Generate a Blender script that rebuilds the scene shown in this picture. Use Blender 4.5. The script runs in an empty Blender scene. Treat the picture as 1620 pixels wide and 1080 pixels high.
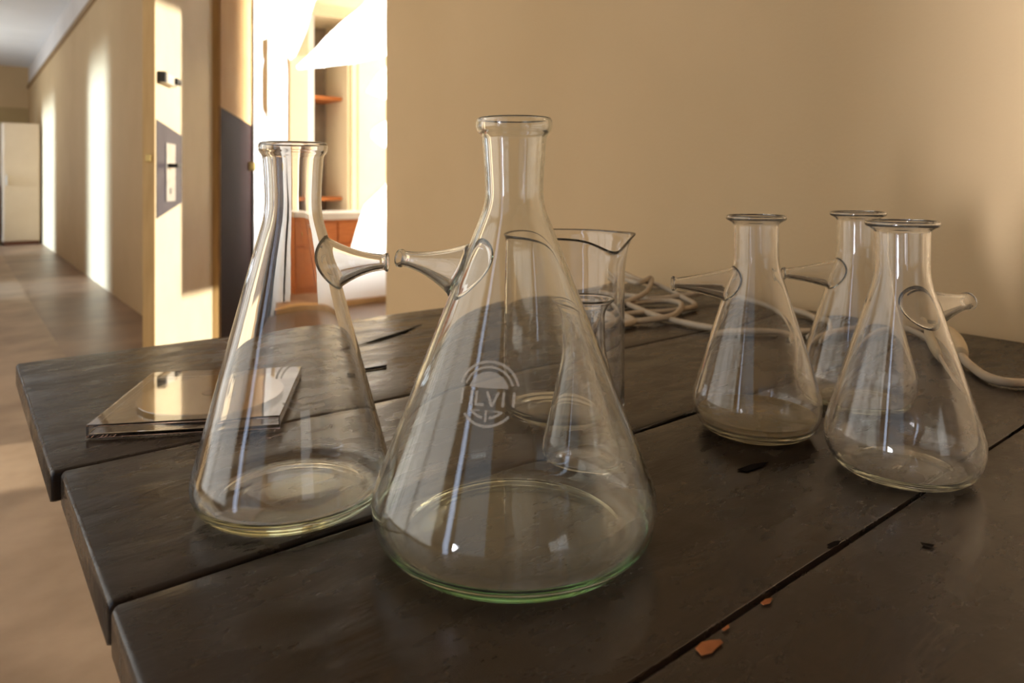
import bpy, bmesh, math, random
from mathutils import Vector, Matrix, noise as mnoise

# ------------------------------------------------------------------ camera, world, light, exposure
sc = bpy.context.scene
C = sc.collection
FPX, CX, HY = 1107.0, 810.0, 288.0            # focal length in px, principal column, horizon row (1620x1080)
PSI = math.radians(38.42)                     # view heading, clockwise from the corridor direction (+Y)
TABLE_H = 0.75
CAM_H = TABLE_H + 0.197
FW = Vector((math.sin(PSI), math.cos(PSI), 0))
RT = Vector((math.cos(PSI), -math.sin(PSI), 0))

cam = bpy.data.cameras.new('camera')
cam.sensor_width = 36.0
cam.lens = FPX / 1620 * 36
cam.shift_y = (HY - 540) / 1620
cam.clip_start = 0.02
cam.dof.use_dof = True
cam.dof.focus_distance = 0.46
cam.dof.aperture_fstop = 9.5
cam.dof.aperture_blades = 7
co = bpy.data.objects.new('camera', cam)
co.location = (0, 0, CAM_H)
co.rotation_euler = (math.pi / 2, 0, -PSI)
C.objects.link(co)
sc.camera = co

sc.view_settings.view_transform = 'Standard'
sc.view_settings.look = 'None'
sc.view_settings.gamma = 1.0
sc.view_settings.use_curve_mapping = False
sc.view_settings.exposure = 0.15
cy = sc.cycles
cy.max_bounces = 28
cy.transmission_bounces = 28
cy.glossy_bounces = 8
cy.diffuse_bounces = 5
cy.transparent_max_bounces = 16
cy.sample_clamp_indirect = 6.0
cy.use_denoising = True

world = bpy.data.worlds.new('world')
world.use_nodes = True
world.node_tree.nodes['Background'].inputs[0].default_value = (0.72, 0.85, 1.0, 1)
world.node_tree.nodes['Background'].inputs[1].default_value = 0.6
sc.world = world


def area(name, loc, aim, sx, sy, power, color, spread=180):
    l = bpy.data.lights.new(name, 'AREA')
    l.shape = 'RECTANGLE'
    l.size, l.size_y = sx, sy
    l.energy, l.color = power, color
    l.spread = math.radians(spread)
    o = bpy.data.objects.new(name, l)
    o.location = loc
    o.rotation_euler = Vector(aim).to_track_quat('-Z', 'Y').to_euler()
    C.objects.link(o)
    return o


SKY = (0.46, 0.68, 1.0)
WARM = (1.0, 0.90, 0.76)
XL, XR = -1.6, 1.03                            # corridor walls
# daylight in the slit, doorways and end window of the corridor, plus added fills
area('corridor_fill', (XL - 0.10, 2.6, 1.70), (1, 0, 0), 4.0, 2.55, 46, WARM)  # large soft fill, added to light the table wall without sharp streaks
area('daylight_slit', (XL - 0.10, 0.26, 1.50), (1, 0, 0), 0.13, 2.7, 4.2, (0.60, 0.72, 1.0))
area('side_beam_fill', (XL - 0.10, -0.36, 1.15), (1, 0, 0), 0.85, 2.1, 27, (0.90, 0.90, 1.0), 21)  # added beam that brightens the right end of the table wall
area('daylight_end_window', (-0.3, -5.12, 1.35), (0, 1, 0), 1.3, 1.3, 5, WARM)
area('daylight_doorway_near', (XL - 0.10, 7.55, 1.20), (1, 0, -0.12), 1.05, 2.25, 32, SKY, 15)
area('daylight_doorway_far', (XL - 0.10, 12.1, 1.20), (1, 0, -0.12), 1.7, 2.25, 48, SKY, 15)
area('ceiling_fill_near', (XL - 0.14, 7.55, 1.20), (1, 0, 2.2), 1.05, 2.25, 34, (0.80, 0.90, 1.0))  # added fill, tilted up to brighten the ceiling
area('ceiling_fill_far', (XL - 0.14, 12.1, 1.20), (1, 0, 2.2), 1.7, 2.25, 70, (0.80, 0.90, 1.0))  # second added upward fill, for the far stretch of ceiling
# the side room: sun, and two added lamps behind unseen openings
area('shard_fill', (5.12, 1.65, 1.75), (-2.65, 3.37, -0.1), 0.85, 1.9, 140, (1.0, 0.97, 0.93), 22)  # added lamp, narrowed to brighten the shards and spare the door leaf
area('cupboard_fill', (5.12, 5.9, 1.75), (-1, 0, -0.05), 1.5, 1.9, 105, (1.0, 0.95, 0.87))  # added to brighten the cupboard half of the room
SUN_DIR = Vector((-0.93, 0.27, -0.23)).normalized()
sun = bpy.data.lights.new('sun', 'SUN')
sun.energy = 7.0
sun.color = (1.0, 0.93, 0.80)
sun.angle = math.radians(0.6)
so = bpy.data.objects.new('sun', sun)
so.rotation_euler = SUN_DIR.to_track_quat('-Z', 'Y').to_euler()
so.location = (8, 2, 5)
C.objects.link(so)


# ------------------------------------------------------------------ picture-to-place helpers
def ray(x, y):
    return FW + RT * ((x - CX) / FPX) + Vector((0, 0, -(y - HY) / FPX))


def at_h(x, y, h=0.0):
    """point seen at pixel (x, y) lying h above the table top"""
    d = ray(x, y)
    k = (TABLE_H + h - CAM_H) / d.z
    return Vector((0, 0, CAM_H)) + d * k


def at_z(x, y, z):
    return Vector((0, 0, CAM_H)) + ray(x, y) * z


def on_plane(x, y, p, n):
    d = ray(x, y)
    o = Vector((0, 0, CAM_H))
    k = (Vector(p) - o).dot(n) / d.dot(n)
    return o + d * k


# ------------------------------------------------------------------ materials
def newmat(name):
    m = bpy.data.materials.new(name)
    m.use_nodes = True
    nt = m.node_tree
    return m, nt, nt.nodes['Principled BSDF']


def N(nt, kind, **kw):
    n = nt.nodes.new(kind)
    for k, v in kw.items():
        if k.startswith('i_'):
            key = k[2:]
            key = int(key) if key.isdigit() else key.replace('_', ' ')
            n.inputs[key].default_value = v
        else:
            setattr(n, k, v)
    return n


def coords(nt, scale=(1, 1, 1), kind='Object', rot=(0, 0, 0)):
    tc = N(nt, 'ShaderNodeTexCoord')
    mp = N(nt, 'ShaderNodeMapping')
    mp.inputs['Scale'].default_value = scale
    mp.inputs['Rotation'].default_value = rot
    nt.links.new(tc.outputs[kind], mp.inputs['Vector'])
    return mp.outputs['Vector']


def ramp(nt, src, stops):
    r = N(nt, 'ShaderNodeValToRGB')
    els = r.color_ramp.elements
    while len(els) < len(stops):
        els.new(0.5)
    for e, (p, c) in zip(els, stops):
        e.position = p
        e.color = (*c, 1) if len(c) == 3 else c
    nt.links.new(src, r.inputs[0])
    return r.outputs[0]


def mottled(name, c1, c2, scale=4.0, rough=0.7, bump=0.0, bscale=40, detail=5, stretch=(1, 1, 1), spec=0.3, metal=0.0):
    m, nt, p = newmat(name)
    v = coords(nt, stretch)
    nz = N(nt, 'ShaderNodeTexNoise', i_Scale=scale, i_Detail=detail)
    nt.links.new(v, nz.inputs['Vector'])
    nt.links.new(ramp(nt, nz.outputs[0], [(0.3, c1), (0.7, c2)]), p.inputs['Base Color'])
    p.inputs['Roughness'].default_value = rough
    p.inputs['Specular IOR Level'].default_value = spec
    p.inputs['Metallic'].default_value = metal
    if bump:
        nb = N(nt, 'ShaderNodeTexNoise', i_Scale=bscale, i_Detail=4)
        nt.links.new(v, nb.inputs['Vector'])
        b = N(nt, 'ShaderNodeBump', i_Strength=bump, i_Distance=0.01)
        nt.links.new(nb.outputs[0], b.inputs['Height'])
        nt.links.new(b.outputs[0], p.inputs['Normal'])
    return m


M = {}
M['wall'] = mottled('wall_paint', (0.565, 0.395, 0.208), (0.605, 0.428, 0.232), 2.2, 0.75, 0.05, 160)
M['upper_wall'] = mottled('upper_wall_paint', (0.70, 0.65, 0.61), (0.76, 0.71, 0.66), 2.0, 0.85)
M['end_wall'] = mottled('end_wall_paint', (0.42, 0.30, 0.14), (0.48, 0.35, 0.17), 2.0, 0.85)
M['ceiling'] = mottled('ceiling_paint', (0.78, 0.76, 0.73), (0.84, 0.82, 0.79), 1.5, 0.9)
M['trim'] = mottled('trim_brown', (0.30, 0.19, 0.09), (0.36, 0.23, 0.11), 3, 0.6)
M['cream'] = mottled('cream_paint', (0.80, 0.68, 0.47), (0.84, 0.73, 0.53), 3, 0.6)
M['white_paint'] = mottled('white_gloss_paint', (0.84, 0.84, 0.82), (0.9, 0.9, 0.88), 4, 0.45)
M['door_cream'] = mottled('door_cream_paint', (0.74, 0.60, 0.39), (0.79, 0.65, 0.44), 6, 0.4, 0.03, 60)
M['door_edge'] = mottled('door_bare_edge', (0.52, 0.34, 0.14), (0.62, 0.42, 0.19), 9, 0.55, 0.1, 50, stretch=(4, 4, 0.5))
M['door_tan'] = mottled('door_tan_paint', (0.48, 0.28, 0.11), (0.54, 0.33, 0.14), 4, 0.7, spec=0.15)
M['door_dark'] = mottled('door_dark_brown_paint', (0.016, 0.006, 0.0045), (0.022, 0.009, 0.007), 5, 0.8, spec=0.1)
M['purple'] = mottled('dark_violet_paint', (0.040, 0.032, 0.042), (0.06, 0.048, 0.06), 9, 0.45)
M['steel'] = mottled('worn_steel', (0.55, 0.53, 0.50), (0.72, 0.70, 0.66), 30, 0.35, metal=0.8)
M['black'] = mottled('black_plastic', (0.015, 0.015, 0.017), (0.03, 0.03, 0.03), 10, 0.4)
M['ivory'] = mottled('ivory_plastic', (0.68, 0.60, 0.48), (0.75, 0.67, 0.55), 10, 0.4)
M['brass'] = mottled('brass_knob', (0.42, 0.30, 0.10), (0.55, 0.40, 0.16), 20, 0.35, metal=0.7)
M['wood_orange'] = mottled('varnished_orange_wood', (0.42, 0.13, 0.035), (0.56, 0.20, 0.06), 8, 0.45, stretch=(1, 1, 6))
M['shelf_back'] = mottled('dull_cupboard_lining', (0.24, 0.19, 0.14), (0.34, 0.27, 0.20), 6, 0.8)
M['sill'] = mottled('ochre_wood', (0.50, 0.27, 0.09), (0.58, 0.33, 0.12), 7, 0.5)
M['worktop'] = mottled('pale_worktop', (0.66, 0.64, 0.62), (0.74, 0.72, 0.70), 9, 0.4)
M['wardrobe'] = mottled('beige_wardrobe', (0.55, 0.42, 0.29), (0.60, 0.47, 0.33), 3, 0.6)
M['dark_wood'] = mottled('red_brown_wood', (0.12, 0.035, 0.015), (0.17, 0.055, 0.025), 6, 0.5)
M['lino'] = mottled('pale_linoleum', (0.27, 0.175, 0.10), (0.50, 0.36, 0.235), 3.4, 0.42, 0.06, 30, detail=8, spec=0.5)
M['floor'] = mottled('worn_brown_floor', (0.15, 0.085, 0.048), (0.33, 0.205, 0.125), 2.4, 0.36, 0.08, 25, detail=9, spec=0.5)
M['cable'] = mottled('grey_beige_rubber', (0.40, 0.32, 0.22), (0.48, 0.39, 0.28), 30, 0.55)
M['plug'] = mottled('yellowed_plug_plastic', (0.47, 0.38, 0.24), (0.54, 0.44, 0.29), 30, 0.45)
M['crack_dent'] = mottled('crack_and_dent_dark', (0.004, 0.003, 0.002), (0.007, 0.005, 0.004), 40, 0.9, spec=0.05)
M['wood_chip'] = mottled('bare_orange_wood', (0.20, 0.065, 0.018), (0.30, 0.105, 0.03), 60, 0.7)
M['etch'] = mottled('etched_white', (0.62, 0.56, 0.46), (0.70, 0.64, 0.54), 60, 0.8)
M['paper'] = mottled('mirror_disc', (0.62, 0.58, 0.52), (0.70, 0.66, 0.60), 10, 0.12, metal=1.0)


def etched():
    m, nt, p = newmat('etched_mark')
    p.inputs['Base Color'].default_value = (0.62, 0.56, 0.46, 1)
    p.inputs['Roughness'].default_value = 0.9
    t = N(nt, 'ShaderNodeBsdfTransparent')
    mx = N(nt, 'ShaderNodeMixShader')
    mx.inputs[0].default_value = 0.30
    nt.links.new(t.outputs[0], mx.inputs[1])
    nt.links.new(p.outputs[0], mx.inputs[2])
    nt.links.new(mx.outputs[0], nt.nodes['Material Output'].inputs['Surface'])
    return m


M['etch'] = etched()


def frosted():
    m, nt, p = newmat('frosted_white_glass')
    d = N(nt, 'ShaderNodeBsdfDiffuse')
    d.inputs[0].default_value = (0.93, 0.93, 0.92, 1)
    t = N(nt, 'ShaderNodeBsdfTranslucent')
    t.inputs[0].default_value = (0.93, 0.93, 0.92, 1)
    g = N(nt, 'ShaderNodeBsdfGlossy')
    g.inputs['Roughness'].default_value = 0.3
    m1 = N(nt, 'ShaderNodeMixShader')
    m1.inputs[0].default_value = 0.5
    m2 = N(nt, 'ShaderNodeMixShader')
    m2.inputs[0].default_value = 0.06
    nt.links.new(d.outputs[0], m1.inputs[1])
    nt.links.new(t.outputs[0], m1.inputs[2])
    nt.links.new(m1.outputs[0], m2.inputs[1])
    nt.links.new(g.outputs[0], m2.inputs[2])
    nt.links.new(m2.outputs[0], nt.nodes['Material Output'].inputs['Surface'])
    return m


M['frosted'] = frosted()


def glass(name, dust=0.03, absorb=(0.62, 0.86, 0.52), density=9.0, dustcol=(0.62, 0.55, 0.45), ior=1.48, wavy=0.05):
    m, nt, p = newmat(name)
    p.inputs['Base Color'].default_value = (1, 1, 1, 1)
    p.inputs['Transmission Weight'].default_value = 1.0
    p.inputs['Roughness'].default_value = 0.0
    p.inputs['IOR'].default_value = ior
    out = nt.nodes['Material Output']
    v = coords(nt)
    # slow waviness of blown glass
    nb = N(nt, 'ShaderNodeTexNoise', i_Scale=26.0, i_Detail=1.5)
    nt.links.new(v, nb.inputs['Vector'])
    b = N(nt, 'ShaderNodeBump', i_Strength=wavy, i_Distance=0.004)
    nt.links.new(nb.outputs[0], b.inputs['Height'])
    nt.links.new(b.outputs[0], p.inputs['Normal'])
    # dust film
    nz = N(nt, 'ShaderNodeTexNoise', i_Scale=26.0, i_Detail=8.0, i_Roughness=0.7)
    nt.links.new(v, nz.inputs['Vector'])
    f = ramp(nt, nz.outputs[0], [(0.35, (dust * 0.5,) * 3), (0.75, (dust * 1.7,) * 3)])
    df = N(nt, 'ShaderNodeBsdfDiffuse')
    df.inputs[0].default_value = (*dustcol, 1)
    tr = N(nt, 'ShaderNodeBsdfTranslucent')
    tr.inputs[0].default_value = (*dustcol, 1)
    mm = N(nt, 'ShaderNodeMixShader')
    mm.inputs[0].default_value = 0.5
    nt.links.new(df.outputs[0], mm.inputs[1])
    nt.links.new(tr.outputs[0], mm.inputs[2])
    mx = N(nt, 'ShaderNodeMixShader')
    nt.links.new(f, mx.inputs[0])
    nt.links.new(p.outputs[0], mx.inputs[1])
    nt.links.new(mm.outputs[0], mx.inputs[2])
    nt.links.new(mx.outputs[0], out.inputs['Surface'])
    if density:
        va = N(nt, 'ShaderNodeVolumeAbsorption')
        va.inputs['Color'].default_value = (*absorb, 1)
        va.inputs['Density'].default_value = density
        nt.links.new(va.outputs[0], out.inputs['Volume'])
    return m


M['glass_a'] = glass('old_glass_warm', 0.022, (0.72, 0.86, 0.42), 7, wavy=0.06)
M['glass_b'] = glass('old_glass_green', 0.032, (0.50, 0.88, 0.50), 14)
M['glass_s'] = glass('old_glass_small', 0.028, (0.75, 0.86, 0.62), 9)
M['glass_e'] = glass('old_glass_hazy', 0.050, (0.82, 0.82, 0.52), 9)
M['glass_d'] = glass('beaker_glass', 0.020, (0.72, 0.82, 0.66), 6)
M['case'] = glass('clear_polystyrene', 0.012, (0.86, 0.74, 0.86), 10, ior=1.55, wavy=0.0)
M['residue'] = glass('yellowish_liquid', 0.42, (0.85, 0.70, 0.35), 5, dustcol=(0.66, 0.54, 0.30), ior=1.33, wavy=0.0)


def table_paint():
    m, nt, p = newmat('dark_brown_table_paint')
    v = coords(nt)
    vs = coords(nt, (4.5, 11, 11), rot=(0, 0, math.radians(6)))
    n1 = N(nt, 'ShaderNodeTexNoise', i_Scale=5.0, i_Detail=8.0)
    nt.links.new(v, n1.inputs['Vector'])
    nt.links.new(ramp(nt, n1.outputs[0], [(0.3, (0.014, 0.0095, 0.0065)), (0.7, (0.026, 0.018, 0.0125))]), p.inputs['Base Color'])
    n2 = N(nt, 'ShaderNodeTexNoise', i_Scale=3.2, i_Detail=7.0, i_Roughness=0.65)
    nt.links.new(vs, n2.inputs['Vector'])
    rr = N(nt, 'ShaderNodeMapRange')
    rr.inputs['From Min'].default_value = 0.3
    rr.inputs['From Max'].default_value = 0.72
    rr.inputs['To Min'].default_value = 0.13
    rr.inputs['To Max'].default_value = 0.42
    nt.links.new(n2.outputs[0], rr.inputs['Value'])
    nt.links.new(rr.outputs[0], p.inputs['Roughness'])
    p.inputs['Specular IOR Level'].default_value = 0.30
    # brush strokes, grain and small lumps in the paint
    n3 = N(nt, 'ShaderNodeTexNoise', i_Scale=2.6, i_Detail=5.0, i_Roughness=0.55, i_Distortion=0.8)
    nt.links.new(vs, n3.inputs['Vector'])
    n4 = N(nt, 'ShaderNodeTexNoise', i_Scale=45.0, i_Detail=3.0)
    nt.links.new(v, n4.inputs['Vector'])
    b1 = N(nt, 'ShaderNodeBump', i_Strength=0.22, i_Distance=0.004)
    nt.links.new(n3.outputs[0], b1.inputs['Height'])
    b2 = N(nt, 'ShaderNodeBump', i_Strength=0.14, i_Distance=0.003)
    nt.links.new(n4.outputs[0], b2.inputs['Height'])
    nt.links.new(b1.outputs[0], b2.inputs['Normal'])
    nt.links.new(b2.outputs[0], p.inputs['Normal'])
    return m


M['table'] = table_paint()


# ------------------------------------------------------------------ object helpers
def tag(o, label=None, cat=None, group=None, kind=None):
    for k, v in (('label', label), ('category', cat), ('group', group), ('kind', kind)):
        if v:
            o[k] = v
    return o


def thing(name, loc, label, cat, group=None, kind=None):
    o = bpy.data.objects.new(name, None)
    o.empty_display_size = 0.02
    o.location = loc
    C.objects.link(o)
    return tag(o, label, cat, group, kind)


def origin_of(o):
    l = Vector((0, 0, 0))
    while o is not None:
        l += o.location
        o = o.parent
    return l


def mesh(name, verts, faces, mat, parent=None, smooth=False, loc=None):
    """verts in world coordinates; the mesh is stored relative to its parent (or to loc)"""
    base = origin_of(parent) if parent else Vector(loc or (0, 0, 0))
    me = bpy.data.meshes.new(name)
    me.from_pydata([tuple(Vector(v) - base) for v in verts], [], faces)
    bm = bmesh.new()
    bm.from_mesh(me)
    bmesh.ops.recalc_face_normals(bm, faces=bm.faces)
    bm.to_mesh(me)
    bm.free()
    if smooth:
        for p in me.polygons:
            p.use_smooth = True
    me.materials.append(M[mat])
    o = bpy.data.objects.new(name, me)
    C.objects.link(o)
    if parent:
        o.parent = parent
    else:
        o.location = base
    return o


def boxvf(lo, hi, bev=0.0):
    bm = bmesh.new()
    bmesh.ops.create_cube(bm, size=1)
    lo, hi = Vector(lo), Vector(hi)
    for v in bm.verts:
        v.co = Vector((lo[i] if v.co[i] < 0 else hi[i]) for i in range(3))
    if bev:
        bmesh.ops.bevel(bm, geom=list(bm.edges), offset=bev, segments=2, affect='EDGES', profile=0.5)
    vs = [v.co.copy() for v in bm.verts]
    bm.verts.index_update()
    fs = [[v.index for v in f.verts] for f in bm.faces]
    bm.free()
    return vs, fs


def box(name, lo, hi, mat, parent=None, bev=0.0, xf=None, loc=None):
    vs, fs = boxvf(lo, hi, bev)
    if xf:
        vs = [xf @ v for v in vs]
    return mesh(name, vs, fs, mat, parent, loc=loc)


def prism(name, pts, n, depth, mat, parent=None):
    """outline pts (world) extruded by depth along n"""
    k = len(pts)
    off = Vector(n).normalized() * depth
    vs = [Vector(p) for p in pts] + [Vector(p) + off for p in pts]
    fs = [list(range(k)), list(range(2 * k - 1, k - 1, -1))]
    fs += [[i, (i + 1) % k, k + (i + 1) % k, k + i] for i in range(k)]
    return mesh(name, vs, fs, mat, parent)


def catmull(pts, per=6, closed=False):
    out = []
    n = len(pts)
    P = [Vector(p) for p in pts]
    for i in range(n if closed else n - 1):
        p0 = P[(i - 1) % n] if closed or i > 0 else P[0] * 2 - P[1]
        p1, p2 = P[i], P[(i + 1) % n]
        p3 = P[(i + 2) % n] if closed or i + 2 < n else P[-1] * 2 - P[-2]
        for k in range(per):
            t = k / per
            out.append(0.5 * ((2 * p1) + (p2 - p0) * t + (2 * p0 - 5 * p1 + 4 * p2 - p3) * t * t
                              + (3 * p1 - p0 - 3 * p2 + p3) * t ** 3))
    if not closed:
        out.append(P[-1])
    return out


def tube(name, pts, r, mat, parent=None, seg=10, per=8, caps=True, rfun=None, minz=None):
    path = catmull(pts, per)
    if minz is not None:
        for p in path:
            p.z = max(p.z, minz)
    vs, fs = [], []
    up = Vector((0, 0, 1))
    prev = None
    for i, p in enumerate(path):
        t = (path[min(i + 1, len(path) - 1)] - path[max(i - 1, 0)]).normalized()
        if prev is None:
            u = t.cross(up) if abs(t.dot(up)) < 0.95 else t.cross(Vector((1, 0, 0)))
        else:
            u = prev - t * prev.dot(t)
        u.normalize()
        prev = u
        w = t.cross(u)
        rr = rfun(i / (len(path) - 1)) if rfun else r
        for k in range(seg):
            a = 2 * math.pi * k / seg
            vs.append(p + (u * math.cos(a) + w * math.sin(a)) * rr)
    L = len(path)
    for i in range(L - 1):
        for k in range(seg):
            k2 = (k + 1) % seg
            fs.append([i * seg + k, i * seg + k2, (i + 1) * seg + k2, (i + 1) * seg + k])
    if caps:
        fs.append(list(range(seg))[::-1])
        fs.append([(L - 1) * seg + k for k in range(seg)])
    return mesh(name, vs, fs, mat, parent, smooth=True)


def lathe_rows(rows, seg, base):
    """rows of (r, h); r == 0 collapses to a pole"""
    vs, fs, idx = [], [], []
    for r, h in rows:
        if r < 1e-6:
            idx.append([len(vs)])
            vs.append(base + Vector((0, 0, h)))
        else:
            idx.append(list(range(len(vs), len(vs) + seg)))
            for k in range(seg):
                a = 2 * math.pi * k / seg
                vs.append(base + Vector((r * math.cos(a), r * math.sin(a), h)))
    for A, B in zip(idx, idx[1:]):
        for k in range(seg):
            k2 = (k + 1) % seg
            if len(A) == 1 and len(B) == 1:
                continue
            if len(A) == 1:
                fs.append([A[0], B[k2], B[k]])
            elif len(B) == 1:
                fs.append([A[k], A[k2], B[0]])
            else:
                fs.append([A[k], A[k2], B[k2], B[k]])
    return vs, fs


# ------------------------------------------------------------------ the setting
CEIL, YB, YE, TH = 3.05, -5.0, 15.6, 0.12
Y_D0, Y_D1 = 1.92, 4.06                        # doorway in the right-hand wall
RX1, RY0, RY1 = 5.0, 0.9, 6.9                  # side room
DOOR_H = 2.35


def struct(o, label, cat):
    return tag(o, label, cat, kind='structure')


FLOOR = struct(box('floor', (XL - 3, YB - 1, -0.06), (RX1 + 0.3, YE + 0.3, 0.0), 'floor'),
       'worn brown floor of the corridor running along the wall', 'floor')
struct(box('ceiling', (XL - 0.3, YB - 0.3, CEIL), (RX1 + 0.3, YE + 0.3, CEIL + 0.1), 'ceiling'),
       'grey white corridor ceiling at upper left', 'ceiling')

wr = struct(thing('wall_right', (XR, 0, 0), None, None), 'plain tan painted wall behind the table and along the corridor', 'wall')
box('wall_section', (XR, YB, 0), (XR + TH, Y_D0, CEIL), 'wall', wr)
box('lintel', (XR, Y_D0, DOOR_H), (XR + TH, Y_D1, CEIL), 'wall', wr)
box('wall_section', (XR, Y_D1, 0), (XR + TH, YE, 2.70), 'wall', wr)
box('upper_band', (XR, Y_D1, 2.70), (XR + TH, YE, CEIL), 'upper_wall', wr)
struct(box('trim_1', (XR - 0.025, Y_D1 + 0.05, 2.665), (XR + 0.01, YE, 2.72), 'trim'),
       'thin brown picture rail high on the corridor wall', 'trim')
we = struct(thing('wall_end', (0, YE, 0), None, None), 'ochre end wall at the far end of the corridor', 'wall')
box('lower_band', (XL - TH, YE, 0), (XR + TH, YE + TH, 2.30), 'end_wall', we)
box('upper_band', (XL - TH, YE, 2.30), (XR + TH, YE + TH, CEIL), 'wall', we)


def wall_with_holes(parent, axis, const, th, lo, hi, holes, mat):
    """a wall along axis ('x' or 'y') at const..const+th with rectangular holes (a0, a1, z0, z1)"""
    def put(a0, a1, z0, z1):
        if a1 - a0 < 1e-4 or z1 - z0 < 1e-4:
            return
        if axis == 'y':
            box('wall_section', (const, a0, z0), (const + th, a1, z1), mat, parent)
        else:
            box('wall_section', (a0, const, z0), (a1, const + th, z1), mat, parent)
    a = lo
    for a0, a1, z0, z1 in sorted(holes):
        put(a, a0, 0, CEIL)
        put(a0, a1, 0, z0)
        put(a0, a1, z1, CEIL)
        a = a1
    put(a, hi, 0, CEIL)


wl = struct(thing('wall_left', (XL, 0, 0), None, None), 'tan corridor wall with doorways and added openings opposite the table', 'wall')
wall_with_holes(wl, 'y', XL - 0.05, 0.05, YB, YE,
                [(-0.80, 0.08, 0.10, 2.2), (0.18, 0.34, 0.10, 2.9), (0.6, 4.6, 0.4, 3.0), (7.0, 8.1, 0.02, 2.35), (11.2, 13.0, 0.02, 2.35)], 'wall')
wb = struct(thing('wall_back', (0, YB, 0), None, None), 'corridor end wall with a window behind the viewer', 'wall')
wall_with_holes(wb, 'x', YB, 0.05, XL - TH, XR + TH, [(-0.95, 0.35, 0.7, 2.0)], 'wall')


def window(name, axis, const, a0, a1, z0, z1, label, cols=2, t=0.05):
    w = thing(name, (0, 0, 0), label, 'window', kind='structure')
    def bar(nm, p0, p1, q0, q1):
        if axis == 'y':
            box(nm, (const, p0, q0), (const + 0.05, p1, q1), 'white_paint', w)
        else:
            box(nm, (p0, const, q0), (p1, const + 0.05, q1), 'white_paint', w)
    bar('window_frame', a0, a0 + t, z0, z1)
    bar('window_frame', a1 - t, a1, z0, z1)
    bar('window_frame', a0 + t, a1 - t, z0, z0 + t)
    bar('window_frame', a0 + t, a1 - t, z1 - t, z1)
    for i in range(1, cols):
        c = a0 + (a1 - a0) * i / cols
        bar('mullion', c - 0.025, c + 0.025, z0 + t, z1 - t)
    zt = z0 + (z1 - z0) * 0.68
    for i in range(cols):
        c0 = a0 + (a1 - a0) * i / cols + 0.03
        c1 = a0 + (a1 - a0) * (i + 1) / cols - 0.03
        bar('transom', max(c0, a0 + t), min(c1, a1 - t), zt - 0.02, zt + 0.02)
    return w


window('fill_window', 'y', XL - 0.05, 0.6, 4.6, 0.4, 3.0, 'unseen wide white framed window added for soft fill light', 4)  # unseen window, added to hold the large fill lamp
window('window_2', 'x', YB, -0.95, 0.35, 0.7, 2.0, 'white framed window in the wall behind the viewer', 5)

# side room shell
wf = struct(box('wall_room_far', (XR + TH, RY1, 0), (RX1 + TH, RY1 + TH, CEIL), 'cream'),
            'sunlit cream far wall of the side room', 'wall')
wn = struct(box('wall_room_near', (XR + TH, RY0 - TH, 0), (RX1 + TH, RY0, CEIL), 'cream'),
            'cream near wall of the side room, behind the tan wall', 'wall')
ws = struct(thing('wall_room_side', (RX1, 0, 0), None, None), 'cream window wall of the side room', 'wall')
wall_with_holes(ws, 'y', RX1, 0.06, RY0, RY1, [(1.2, 2.66, 0.75, 2.75), (5.15, 6.65, 0.75, 2.75)], 'cream')  # unseen openings, the near one sized so sun misses the dark leaf

cu = thing('sun_blocker', (RX1 + 0.09, 2.4, 0), 'unseen sheet added at the side room window to shade the door leaf', 'sun_blocker')  # unseen sheet, added to cast shade on the cream leaf's hinge side
cv, cf = [], []
for k in range(41):
    f = k / 40
    yy = 2.03 + 0.66 * f
    zl = 1.515 - 0.135 * f
    dx = 0.012 * math.sin(k * 0.9)
    for zz in (zl, 2.85):
        for tt in (0.0, 0.004):
            cv.append((RX1 + 0.08 + dx + tt, yy, zz))
for k in range(40):
    a, b = 4 * k, 4 * k + 4
    cf += [[a, b, b + 2, a + 2], [a + 1, a + 3, b + 3, b + 1], [a, a + 1, b + 1, b], [a + 2, b + 2, b + 3, a + 3]]
cf += [[0, 2, 3, 1], [160, 161, 163, 162]]
mesh('sun_blocker_sheet', cv, cf, 'upper_wall', cu, smooth=True)
box('sun_blocker_rail', (RX1 + 0.07, 1.1, 2.85), (RX1 + 0.10, 2.8, 2.88), 'dark_wood', cu)

# linoleum strip left of the dark boards
LE = [(-1.5, -2), (0.46, -2), (0.47, 2.5), (0.455, 6), (0.46, 15.0), (-1.5, 15.0)]
tag(mesh('linoleum_strip', [(x, y, 0.003) for x, y in LE] + [(x, y, 0.0) for x, y in LE],
         [[0, 1, 2, 3, 4, 5], [11, 10, 9, 8, 7, 6]] + [[i, (i + 1) % 6, 6 + (i + 1) % 6, 6 + i] for i in range(6)], 'lino', FLOOR),
    'pale worn linoleum strip on the left side of the corridor floor')

# ------------------------------------------------------------------ door leaf standing ajar into the corridor
hinge = Vector((XR - 0.005, 3.765, 0))
free = at_z(245, HY, 2.70)
free.z = 0
ld = (hinge - free).normalized()               # along the leaf, free edge -> hinge
ln = Vector((ld.y, -ld.x, 0))                  # normal of the face turned to the side room / camera
if ln.dot(-free) < 0:
    ln = -ln
LW = (hinge - free).length
d1 = tag(thing('door_1', (free.x, free.y, 0), None, None), 'cream door leaf ajar with bare wooden edge and steel lock plate', 'door', kind='structure')


def leafbox(name, s0, s1, n0, n1, z0, z1, mat, parent, bev=0.0):
    O = free

    def P(s, n, z):
        return O + ld * s + ln * n + Vector((0, 0, z))
    vs, fs = boxvf((s0, n0, z0), (s1, n1, z1), bev)
    return mesh(name, [P(*v) for v in vs], fs, mat, parent)


def on_leaf(x, y, off=0.0):
    p = on_plane(x, y, free + ln * off, ln)
    return (p - free).dot(ld), p.z


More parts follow.
